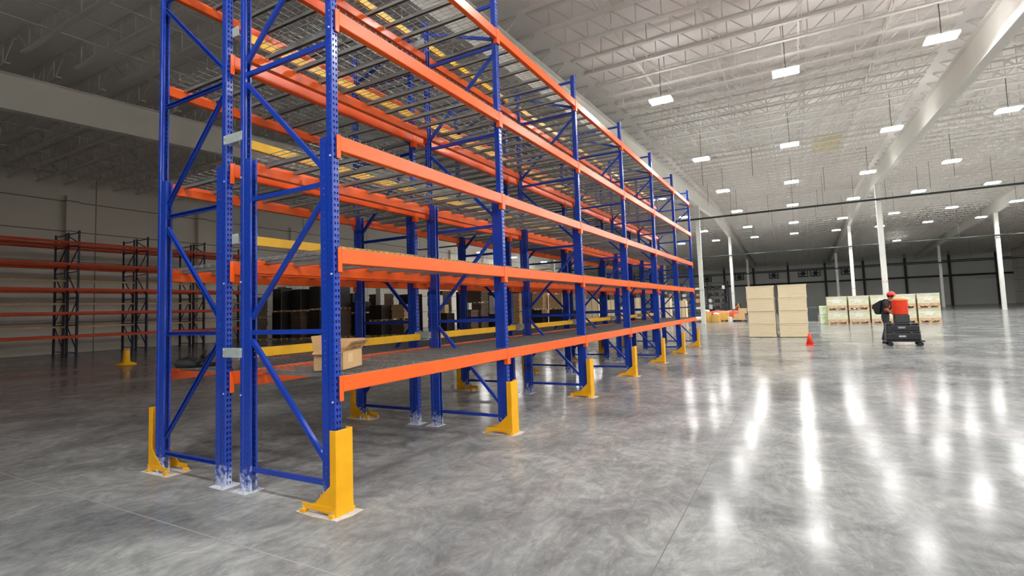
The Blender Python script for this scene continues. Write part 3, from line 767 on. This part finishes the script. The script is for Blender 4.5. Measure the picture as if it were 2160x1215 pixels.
# ------------------------------------------------------------------ person with trolley
def skin_obj(name, pts, edges, radii, m, parent, root=0, sub=2):
    me = bpy.data.meshes.new(name); me.from_pydata(pts, edges, []); me.materials.append(m)
    o = bpy.data.objects.new(name, me); C.objects.link(o); o.parent = parent
    sk = o.modifiers.new('skin', 'SKIN'); sk.use_smooth_shade = True
    for v, r in zip(me.skin_vertices[0].data, radii): v.radius = (r, r) if not isinstance(r, tuple) else r
    me.skin_vertices[0].data[root].use_root = True
    s = o.modifiers.new('sub', 'SUBSURF'); s.levels = sub; s.render_levels = sub
    return o
def person():
    t = thing('person', 'person in red hard hat, orange vest and black backpack, leaning forward pushing a trolley', 'person', (2.36, 21.0, 0), -0.5)
    # body (skin-coloured: head, neck, arms, hands) as one continuous surface with torso and legs
    P_ = [(0.16, 0, 0.93), (0.19, 0, 1.08), (0.24, 0, 1.25), (0.28, 0, 1.37), (0.32, 0, 1.455), (0.345, 0, 1.52),
          (0.365, 0, 1.585), (0.375, 0, 1.645),
          (0.16, 0.09, 0.90), (0.12, 0.10, 0.50), (0.0, 0.10, 0.10), (0.11, 0.11, 0.045),
          (0.16, -0.09, 0.90), (0.27, -0.10, 0.50), (0.20, -0.10, 0.10), (0.32, -0.11, 0.045),
          (0.27, 0.18, 1.36), (0.33, 0.23, 1.13), (0.50, 0.20, 0.98), (0.57, 0.19, 0.965),
          (0.27, -0.18, 1.36), (0.33, -0.23, 1.13), (0.50, -0.20, 0.98), (0.57, -0.19, 0.965)]
    E_ = [(0, 1), (1, 2), (2, 3), (3, 4), (4, 5), (5, 6), (6, 7), (0, 8), (8, 9), (9, 10), (10, 11), (0, 12), (12, 13), (13, 14), (14, 15),
          (3, 16), (16, 17), (17, 18), (18, 19), (3, 20), (20, 21), (21, 22), (22, 23)]
    R_ = [(0.10, 0.08), (0.10, 0.08), (0.12, 0.09), (0.12, 0.09), 0.055, 0.07, 0.088, 0.07, 0.08, 0.055, 0.038, 0.03, 0.08, 0.055, 0.038, 0.03,
          0.055, 0.042, 0.03, 0.028, 0.055, 0.042, 0.03, 0.028]
    body = skin_obj('body', P_, E_, R_, SKIN, t)
    for sy in (1, -1):          # hands closed on the handle
        for k in range(4):
            y = sy * 0.19 + (k - 1.5) * 0.02; ln = [0.9, 1.0, 0.95, 0.75][k]
            skin_obj('finger', [(0.585, y, 0.975), (0.63, y, 0.99), (0.655, y, 0.965 - 0.01 * ln), (0.635, y, 0.94)], [(0, 1), (1, 2), (2, 3)], [0.011, 0.010, 0.009, 0.008], SKIN, body, 0, 1)
        skin_obj('thumb', [(0.575, sy * 0.16, 0.965), (0.61, sy * 0.145, 0.955), (0.635, sy * 0.15, 0.94)], [(0, 1), (1, 2)], [0.012, 0.011, 0.009], SKIN, body, 0, 1)
    # clothes
    skin_obj('shirt', [(0.17, 0, 0.96), (0.19, 0, 1.08), (0.24, 0, 1.25), (0.28, 0, 1.38), (0.305, 0, 1.44), (0.27, 0.18, 1.37), (0.32, 0.225, 1.17), (0.27, -0.18, 1.37), (0.32, -0.225, 1.17)],
             [(0, 1), (1, 2), (2, 3), (3, 4), (3, 5), (5, 6), (3, 7), (7, 8)], [(0.155, 0.135), (0.148, 0.12), (0.162, 0.125), (0.155, 0.118), 0.075, 0.074, 0.062, 0.074, 0.062], SHIRT, t)
    skin_obj('trousers', [(0.17, 0, 1.06), (0.16, 0, 0.90), (0.16, 0.09, 0.86), (0.12, 0.10, 0.50), (0.005, 0.10, 0.11), (0.16, -0.09, 0.86), (0.27, -0.10, 0.50), (0.205, -0.10, 0.11)],
             [(0, 1), (1, 2), (2, 3), (3, 4), (1, 5), (5, 6), (6, 7)], [(0.14, 0.12), (0.14, 0.12), 0.095, 0.072, 0.06, 0.095, 0.072, 0.06], TROUS, t)
    for x0, y in ((0.0, 0.10), (0.20, -0.10)):
        skin_obj('shoe', [(x0 - 0.04, y, 0.05), (x0 + 0.05, y, 0.05), (x0 + 0.15, y, 0.04)], [(0, 1), (1, 2)], [(0.05, 0.048), (0.055, 0.048), (0.045, 0.036)], BLKPL, t, 0, 2)
    # vest panels
    skin_obj('vest', [(0.215, 0, 1.02), (0.255, 0, 1.2), (0.30, 0, 1.36), (0.30, 0, 1.40)], [(0, 1), (1, 2), (2, 3)], [(0.165, 0.125), (0.168, 0.125), (0.165, 0.115), (0.14, 0.10)], VEST, t)
    # head details
    h = Vector((0.385, 0, 1.60))
    MB().lathe([(0.124, 0.0), (0.122, 0.03), (0.108, 0.075), (0.075, 0.105), (0.03, 0.12), (0.0, 0.122)], 24, (h.x - 0.01, 0, h.z + 0.015)).build('hard_hat', RED, t, True)
    MB().lathe([(0.15, 0.0), (0.152, 0.006), (0.12, 0.014)], 24, (h.x + 0.02, 0, h.z + 0.012), 1.0).build('hat_brim', RED, t, True)
    MB().lathe([(0.05, -0.06), (0.088, -0.03), (0.096, 0.02), (0.09, 0.05)], 18, (h.x - 0.03, 0, h.z - 0.01)).build('hair', HAIR, t, True)
    MB().cyl((h.x + 0.085, 0, h.z - 0.005), (h.x + 0.105, 0, h.z - 0.03), 0.008, 0.014, 8).build('nose', SKIN, t, True)
    for s in (1, -1):
        MB().cyl((h.x + 0.074, s * 0.03, h.z + 0.005), (h.x + 0.084, s * 0.031, h.z + 0.005), 0.009, n=8).build('eye', HAIR, t)
        MB().cyl((h.x - 0.005, s * 0.085, h.z - 0.01), (h.x - 0.008, s * 0.102, h.z - 0.008), 0.022, 0.018, 10).build('ear', SKIN, t, True)
    MB().box(h.x + 0.072, h.x + 0.084, -0.022, 0.022, h.z - 0.058, h.z - 0.05).build('mouth', RED, t)
    # backpack
    bp_ = thing('backpack', 'bulky black backpack worn on the back of the person in the red hard hat', 'backpack', (2.36, 21.0, 0), -0.5)
    m = MB(); prof = [(0.13, 1.44), (0.0, 1.36), (-0.14, 1.27), (-0.165, 1.20), (-0.10, 1.13), (-0.085, 1.02), (-0.03, 0.985), (0.07, 0.99), (0.10, 1.2)]
    m.prism(prof, 'y', -0.17, 0.17); o = m.build('pack_body', BLACK, bp_); bevel(o, 0.03, 3)
    MB().bar((-0.155, 0, 1.285), (0.12, 0, 1.455), 0.30, 0.012).build('pack_lid', mat('pack_trim', srgb(92, 98, 88), 0.7), bp_)
    for s in (1, -1):
        skin_obj('shoulder_strap', [(0.10, s * 0.10, 1.40), (0.24, s * 0.11, 1.475), (0.40, s * 0.11, 1.38), (0.41, s * 0.12, 1.22), (0.30, s * 0.15, 1.06), (0.10, s * 0.15, 1.04)], [(0, 1), (1, 2), (2, 3), (3, 4), (4, 5)], [(0.012, 0.03)] * 6, BLACK, bp_, 0, 1)
person()
def trolley():
    t = thing('trolley', 'low wheeled trolley pushed by the person in the red hard hat', 'trolley', (2.40, 20.35, 0), 0.0)
    MB().box(-0.02, 0.95, -0.30, 0.30, 0.14, 0.18).build('platform', BLKPL, t)
    MB().cyl((0.45, 0.285, 0.18), (0.45, 0.285, 0.965), 0.014).cyl((0.33, 0.12, 0.965), (0.62, 0.67, 0.965), 0.014).build('handle', DKSTEEL, t)
    for x in (0.09, 0.85):
        for y in (-0.27, 0.23): MB().cyl((x, y, 0.07), (x, y + 0.04, 0.07), 0.07, n=18).build('wheel', BLKPL, t)
    z = 0.181
    for k, (hx, hz) in enumerate(((0.44, 0.29), (0.42, 0.25))):
        c = thing('tool_case', ['large black wheeled tool case at the bottom of the load on the trolley', 'smaller black tool case stacked on top of the larger one on the trolley'][k], 'case', (2.83, 20.32, z), group='black cases on the trolley')
        bevel(MB().box(-hx, hx, -0.24, 0.24, 0, hz - 0.06).build('case_body', BLKPL, c), 0.03, 3)
        bevel(MB().box(-hx, hx, -0.24, 0.24, hz - 0.055, hz - 0.002).build('case_lid', BLKPL, c), 0.02, 2)
        for s in (-0.25, 0.2): MB().box(s - 0.04, s + 0.04, -0.255, -0.24, hz - 0.1, hz - 0.03).build('latch', DKSTEEL, c)
        MB().box(-0.12, 0.06, -0.246, -0.241, hz * 0.35, hz * 0.55).build('case_label', mat('case_label_grey', srgb(170, 175, 180), 0.4), c)
        z += hz
    s = MB().box(-0.17, 0.2, -0.2, 0.2, 0, 0.26).build('equipment_box', DKSTEEL, loc=(2.83, 20.32, z)); bevel(s, 0.02, 2)
    tag(s, 'dark square equipment box between the black cases and the orange container', 'box')
    b = thing('orange_bucket', 'orange container standing on the dark box above the black cases', 'bucket', (2.83, 20.32, z + 0.261))
    MB().lathe([(0.19, 0), (0.205, 0.03), (0.215, 0.42), (0.22, 0.44)], 24).build('bucket_body', CONE, b, True)
    MB().lathe([(0.225, 0.44), (0.225, 0.48), (0.13, 0.52), (0.04, 0.54)], 24).build('bucket_lid', YB0, b, True)
trolley()

# ------------------------------------------------------------------ goods past the rack end
def carton(name, x, y, z, lx, ly, h, m, label, cat='box', rz=0.0, group=None, bev=0.01):
    o = MB().box(-lx / 2, lx / 2, -ly / 2, ly / 2, 0, h).build(name, m, loc=(x, y, z), rz=rz); bevel(o, bev, 1)
    return tag(o, label, cat, group)
YB = mat('ochre_cartons', srgb(222, 178, 92), 0.7, var=0.08, scale=3)
PALEW = mat('pale_sacks', srgb(236, 226, 208), 0.7, var=0.08, scale=4)
carton('carton', -6.75, 45.6, 0, 0.75, 0.8, 0.78, YB, 'tall ochre carton on the floor right past the rack end', rz=0.1)
carton('carton', -5.95, 45.2, 0, 0.62, 0.7, 0.55, YB, 'low ochre carton in front of the pile of loose goods', rz=-0.1)
carton('carton', -5.45, 46.3, 0.14, 0.8, 0.9, 0.66, YB, 'ochre and orange carton on a pallet beside the low ochre one', rz=0.05)
t = thing('loaded_pallet', 'wooden pallet under the ochre and orange carton', 'pallet', (-5.45, 46.3, 0)); pallet_mb(MB(), 0.9, 1.0).build('pallet_boards', WOOD, t)
bg = None
for k, (x, y, z, sx, m, w_) in enumerate([(-7.2, 47.5, 0.0, 0.5, PALEW, 'pale'), (-6.75, 45.6, 0.781, 0.26, PALEW, 'white'), (-5.95, 45.2, 0.551, 0.24, PALEW, 'cream'), (-6.1, 47.9, 0.0, 0.92, RED, 'red'), (-5.0, 47.9, 0.0, 0.9, RED, 'bright red'), (-7.6, 46.4, 0.0, 0.45, PALEW, 'dusty white'), (-4.75, 45.7, 0.0, 0.28, PALEW, 'small pale')]):
    mb = MB().lathe([(sx * 0.7, 0), (sx * 1.0, 0.12), (sx * 0.95, sx * 0.6), (sx * 0.5, sx * 0.95), (0.02, sx)], 12, sq=1.15)
    rr = random.Random(k); mb.v = [(a + rr.uniform(-.04, .04) * sx, b + rr.uniform(-.04, .04) * sx, c) for a, b, c in mb.v]
    o = mb.build('sack', m, smooth=True, loc=(x, y, z)); tag(o, '%s lumpy sack, %s of the loose sacks and goods past the rack end' % (w_, ORD[k]), 'sack', 'sacks past the rack end')
t = thing('safety_net_frame', 'red mesh barrier leaning on a slanted pole behind the ochre cartons', 'barrier', (-4.55, 46.2, 0))
m = MB(); A = Vector((-0.75, 0.2, 0.3)); B = Vector((0.25, 0, 1.42)); D = Vector((0.45, 0.1, 0.1))
for i in range(15):
    f = i / 14; m.bar(A.lerp(D, f), A.lerp(B, f) if f > 0 else A + Vector((0, 0, 0.01)), 0.02, 0.01)
    m.bar(D.lerp(B, f), D.lerp(B, f) + (A - D) * (1 - f), 0.02, 0.01)
m.build('red_mesh', REDNET, t)
MB().cyl((0.45, 0.1, 0), (0.25, 0, 1.45), 0.03, n=10).cyl((-0.75, 0.2, 0), (0.25, 0, 1.45), 0.02, n=10).build('pole_frame', YB, t)
carton('carton', -4.2, 45.3, 0.14, 0.8, 0.8, 0.5, KRAFT, 'kraft carton, lower of two on the pallet beside the pale crates', rz=0.05)
carton('carton', -3.95, 45.35, 0.64, 0.6, 0.7, 0.42, KRAFT, 'kraft carton with a white patch, upper of two beside the pale crates', rz=0.05)
t = thing('loaded_pallet', 'dark pallet under the two kraft cartons beside the pale crates', 'pallet', (-4.15, 45.3, 0)); pallet_mb(MB(), 0.95, 0.9).build('pallet_boards', DKSTEEL, t)
carton('carton', -4.85, 45.0, 0.0, 0.32, 0.4, 0.42, PALEW, 'cream carton on the floor by the two kraft ones')
for k, (x, y, h) in enumerate([(-5.6, 60, 1.4), (-3.9, 61, 1.3), (-8.6, 58, 1.2), (-7.2, 62, 1.5)]):
    t = thing('pallet_jack', 'dark machine parked far back, %s along from the rack end' % ORD[k], 'machine', (x, y, 0), group='dark machines far back')
    MB().box(-0.55, 0.55, -0.6, 0.6, 0.1, h * 0.6).box(-0.3, 0.3, -0.2, 0.3, h * 0.6, h).build('machine_body', DKSTEEL, t)
    MB().box(-0.6, -0.35, -1.4, -0.4, 0.05, 0.14).box(0.35, 0.6, -1.4, -0.4, 0.05, 0.14).build('fork', DKSTEEL, t)
    for s in (-0.4, 0.4): MB().cyl((s - 0.05, 0.3, 0.13), (s + 0.05, 0.3, 0.13), 0.13, n=14).build('wheel', BLKPL, t)
t = thing('scissor_lift', 'tall teal-grey lift parked in front of the far wall', 'lift', (-12.6, 88, 0))
MB().box(-0.9, 0.9, -0.5, 0.5, 0.25, 0.9).build('chassis', TEAL, t)
m = MB()
for i in range(3):
    z = 0.9 + i * 0.65
    for yy in (-0.4, 0.4): m.bar((-0.8, yy, z), (0.8, yy, z + 0.65), 0.05, 0.08, (0, 1, 0)); m.bar((0.8, yy, z), (-0.8, yy, z + 0.65), 0.05, 0.08, (0, 1, 0))
m.build('scissor_arm', TEAL, t)
m = MB().box(-0.95, 0.95, -0.5, 0.5, 2.85, 2.95)
for z in (3.3, 3.8):
    for yy in (-0.5, 0.5): m.bar((-0.95, yy, z), (0.95, yy, z), 0.04, 0.04)
for x in (-0.95, -0.3, 0.3, 0.95):
    for yy in (-0.5, 0.5): m.bar((x, yy, 2.9), (x, yy, 3.8), 0.04, 0.04)
m.build('platform_cage', TEAL, t)
for s in (-0.6, 0.6):
    for yy in (-0.5, 0.5): MB().cyl((s, yy - 0.06, 0.22), (s, yy + 0.06, 0.22), 0.22, n=16).build('wheel', BLKPL, t)

# ------------------------------------------------------------------ bales and cartons behind the racks
ROWS = {'darkA': DARKC, 'brown': BROWNC, 'tan': TANC, 'white': WHITEC}
def load(x, y, z, lx, ly, h, m, label, cat='bale', name='wrapped_bale', pallet=True, rz=0.0, group='stacked goods behind the racks'):
    t = thing(name, label, cat, (x, y, z), rz, group)
    z0 = 0.0
    if pallet: pallet_mb(MB(), lx, ly).build('pallet', WOOD, t); z0 = 0.125
    rnd = random.Random(int(abs(x * 100)) + int(y * 10)); mb = MB(); zz = z0
    if m in (BROWNC, TANC):
        while zz < h - 0.02:
            d = min(rnd.uniform(0.10, 0.22), h - zz); o = rnd.uniform(-.035, .035); q = rnd.uniform(-.035, .035)
            mb.box(-lx / 2 + o, lx / 2 + o, -ly / 2 + q, ly / 2 + q, zz, zz + d - 0.008); zz += d
    else: mb.box(-lx / 2 + 0.01, lx / 2 - 0.01, -ly / 2 + 0.01, ly / 2 - 0.01, z0, h)
    o = mb.build('load_body', m, t)
    if m not in (BROWNC, TANC): bevel(o, 0.03, 2)
    return t
L2 = [  # x, y, width x, width y, lower height, material, words, upper height, upper material, upper words
    (-34.2, 23.6, 1.1, 1.1, 1.6, BROWNC, 'dim brown bale farthest behind', 1.5, BROWNC, 'dim brown bale'),
    (-33.0, 24.9, 1.0, 1.0, 2.0, DARKC, 'black-wrapped bale with a small pale label', 1.7, DARKC, 'black bale'),
    (-31.7, 25.5, 1.05, 1.0, 2.0, BROWNC, 'brown carton bale on a pallet', 1.6, DARKC, 'dark bale'),
    (-30.3, 26.0, 1.15, 1.1, 2.05, DARKC, 'wide black-wrapped bale', 1.7, DARKC, 'wide black bale'),
    (-28.9, 26.6, 1.0, 1.0, 2.05, BROWNC, 'brown bale beside the black ones', 1.6, DARKC, 'dark square bale'),
    (-27.9, 27.6, 1.0, 1.0, 1.7, DARKC, 'dark rounded bale', 0.846, DARKC, 'small dark bale'),
    (-26.4, 28.0, 1.25, 1.1, 1.1, DARKC, 'low black bale', 1.15, DARKC, 'black carton'),
    (-25.1, 28.9, 1.2, 1.15, 1.15, BROWNC, 'flattened brown cartons under loose white film', 1.1, TANC, 'leaning tan cartons'),
    (-23.4, 31.7, 1.1, 1.0, 1.5, DARKC, 'dark carton stack', 0, None, ''),
    (-22.2, 33.1, 1.1, 1.0, 1.7, BROWNC, 'brown carton stack', 0, None, ''),
    (-22.6, 35.0, 1.4, 1.1, 2.2, BROWNC, 'broad brown wrapped bale', 1.2, BROWNC, 'brown bale'),
    (-21.3, 39.3, 0.9, 0.9, 1.4, TANC, 'tan pallet load', 1.6, TANC, 'tall tan load'),
    (-20.0, 41.0, 1.2, 1.1, 1.5, DARKC, 'dark table-high load', 1.5, TANC, 'stack of tan board'),
    (-18.5, 41.6, 1.3, 1.1, 1.5, DARKC, 'dark low load', 1.3, TANC, 'broad stack of tan board'),
    (-17.2, 42.6, 1.1, 1.1, 1.4, BROWNC, 'brown low load', 0, None, ''),
]
for k, (x, y, lx, ly, h, m, wd, h2, m2, wd2) in enumerate(L2):
    load(x, y, 0, lx, ly, h, m, '%s, %s in the goods line behind the racks' % (wd, ORD[k] if k < 14 else 'last'))
    if h2: load(x + 0.03, y, h + 0.002, lx * 0.97, ly * 0.97, h2, m2, '%s stacked on the %s load in the goods line' % (wd2, ORD[k]))
# second depth of dark stacks to close the view
for k in range(7):
    x = -32.6 + k * 1.9; y = 31.2 + k * 1.5
    load(x, y, 0, 1.6, 1.2, 3.4 - 0.1 * (k % 3), DARKC if k % 2 == 0 else BROWNC, 'tall dark stack in the second goods line, %s from the panelled wall' % ORD[k], rz=0.0)
# small pale cartons and sheets among the bales
SM = [(-28.15, 27.9, 2.55, 0.55, 0.45, 0.34, WHITEC, 'pink-white carton, lowest of three small ones by a blue post'), (-28.1, 27.95, 2.93, 0.5, 0.45, 0.36, WHITEC, 'pink-white carton, middle of three small ones by a blue post'),
      (-28.05, 27.95, 3.31, 0.45, 0.45, 0.34, WHITEC, 'pink-white carton, topmost of three small ones by a blue post'),
      (-26.5, 28.1, 2.26, 0.45, 0.4, 1.2, WHITEC, 'tall white foam block standing on the black carton'),
      (-23.7, 31.3, 1.52, 0.5, 0.5, 1.35, WHITEC, 'stack of white cartons on the dark carton stack'), (-23.1, 31.2, 1.52, 0.5, 0.5, 0.62, KRAFT, 'square tan carton beside the white ones on the dark stack'),
      (-21.9, 36.3, 1.3, 0.5, 0.4, 1.5, WHITEC, 'leaning white sheets beside the broad brown bale'), (-21.2, 36.2, 1.30, 0.6, 0.5, 0.65, KRAFT, 'tan carton on the load beyond the white sheets'),
      (-32.6, 25.0, 3.72, 1.0, 0.9, 0.12, WHITEC, 'crumpled white film on top of the black bales'), (-22.2, 33.0, 1.72, 0.5, 0.4, 0.5, WHITEC, 'white carton on the brown carton stack'),
      (-17.9, 41.4, 2.82, 0.7, 0.6, 0.7, KRAFT, 'pale tan carton on the broad tan board'), (-19.2, 40.6, 1.0, 0.5, 0.5, 0.5, KRAFT, 'small tan carton before the tan boards')]
for x, y, z, lx, ly, h, m, lb in SM: carton('carton', x, y, z, lx, ly, h, m, lb)
carton('wrapped_bale', -21.5, 36.3, 0, 1.3, 0.9, 1.298, DARKC, 'dark wrapped load under the white sheets beyond the brown bale', 'bale')
# pale crates beyond the far rack bays
CP = [(-16.6, 45.6, 1.3, 1.1, 2.3), (-15.3, 47.1, 0.9, 1.0, 2.2), (-13.3, 48.4, 0.9, 1.0, 2.3), (-14.4, 47.9, 0.8, 0.9, 1.5), (-11.0, 49.6, 1.1, 1.0, 2.2), (-9.6, 50.5, 0.8, 0.9, 1.9)]
for k, (x, y, lx, ly, h) in enumerate(CP):
    t = thing('tall_crate', 'tall cream crate seen through the far rack bays, %s of the line' % ORD[k], 'crate', (x, y, 0), group='cream crates past the racks')
    bevel(MB().box(-lx / 2, lx / 2, -ly / 2, ly / 2, 0, h).build('crate_shell', CRATE, t), 0.01, 1)
    b = MB()
    for q in (-lx / 2, -0.04, lx / 2 - 0.08): b.box(q, q + 0.08, -ly / 2 - 0.02, -ly / 2, 0, h)
    b.build('crate_batten', WOOD, t)
for k, (x, y) in enumerate([(-14.5, 66), (-11.5, 67), (-8.6, 68)]):
    t = thing('shelving_unit', 'black shelving with scattered pale goods far behind the racks, %s unit' % ORD[k], 'shelving', (x, y, 0), group='dark shelving far back')
    m = MB()
    for a in (-1.2, 1.2):
        for b in (-0.4, 0.4): m.box(a - 0.04, a + 0.04, b - 0.04, b + 0.04, 0, 4.2)
    m.build('post_frame', BLKPL, t)
    for j, z in enumerate((0.8, 1.6, 2.4, 3.2, 4.0)): MB().box(-1.24, 1.24, -0.42, 0.42, z, z + 0.05).build('shelf', BLKPL, t)
    for j, z in enumerate((0.85, 1.65, 2.45, 3.25)):
        for i in range(3):
            rr = random.Random(k * 20 + j * 5 + i); xx = -0.9 + i * 0.8
            carton('carton', x + xx, y, z, rr.uniform(.3, .55), .5, rr.uniform(.25, .6), rr.choice([WHITEC, DARKC, TANC, DARKC]), 'carton on the %s shelf, %s place, %s black shelving unit' % (ORD[j], ORD[i], ORD[k]), group='cartons on the dark shelving')
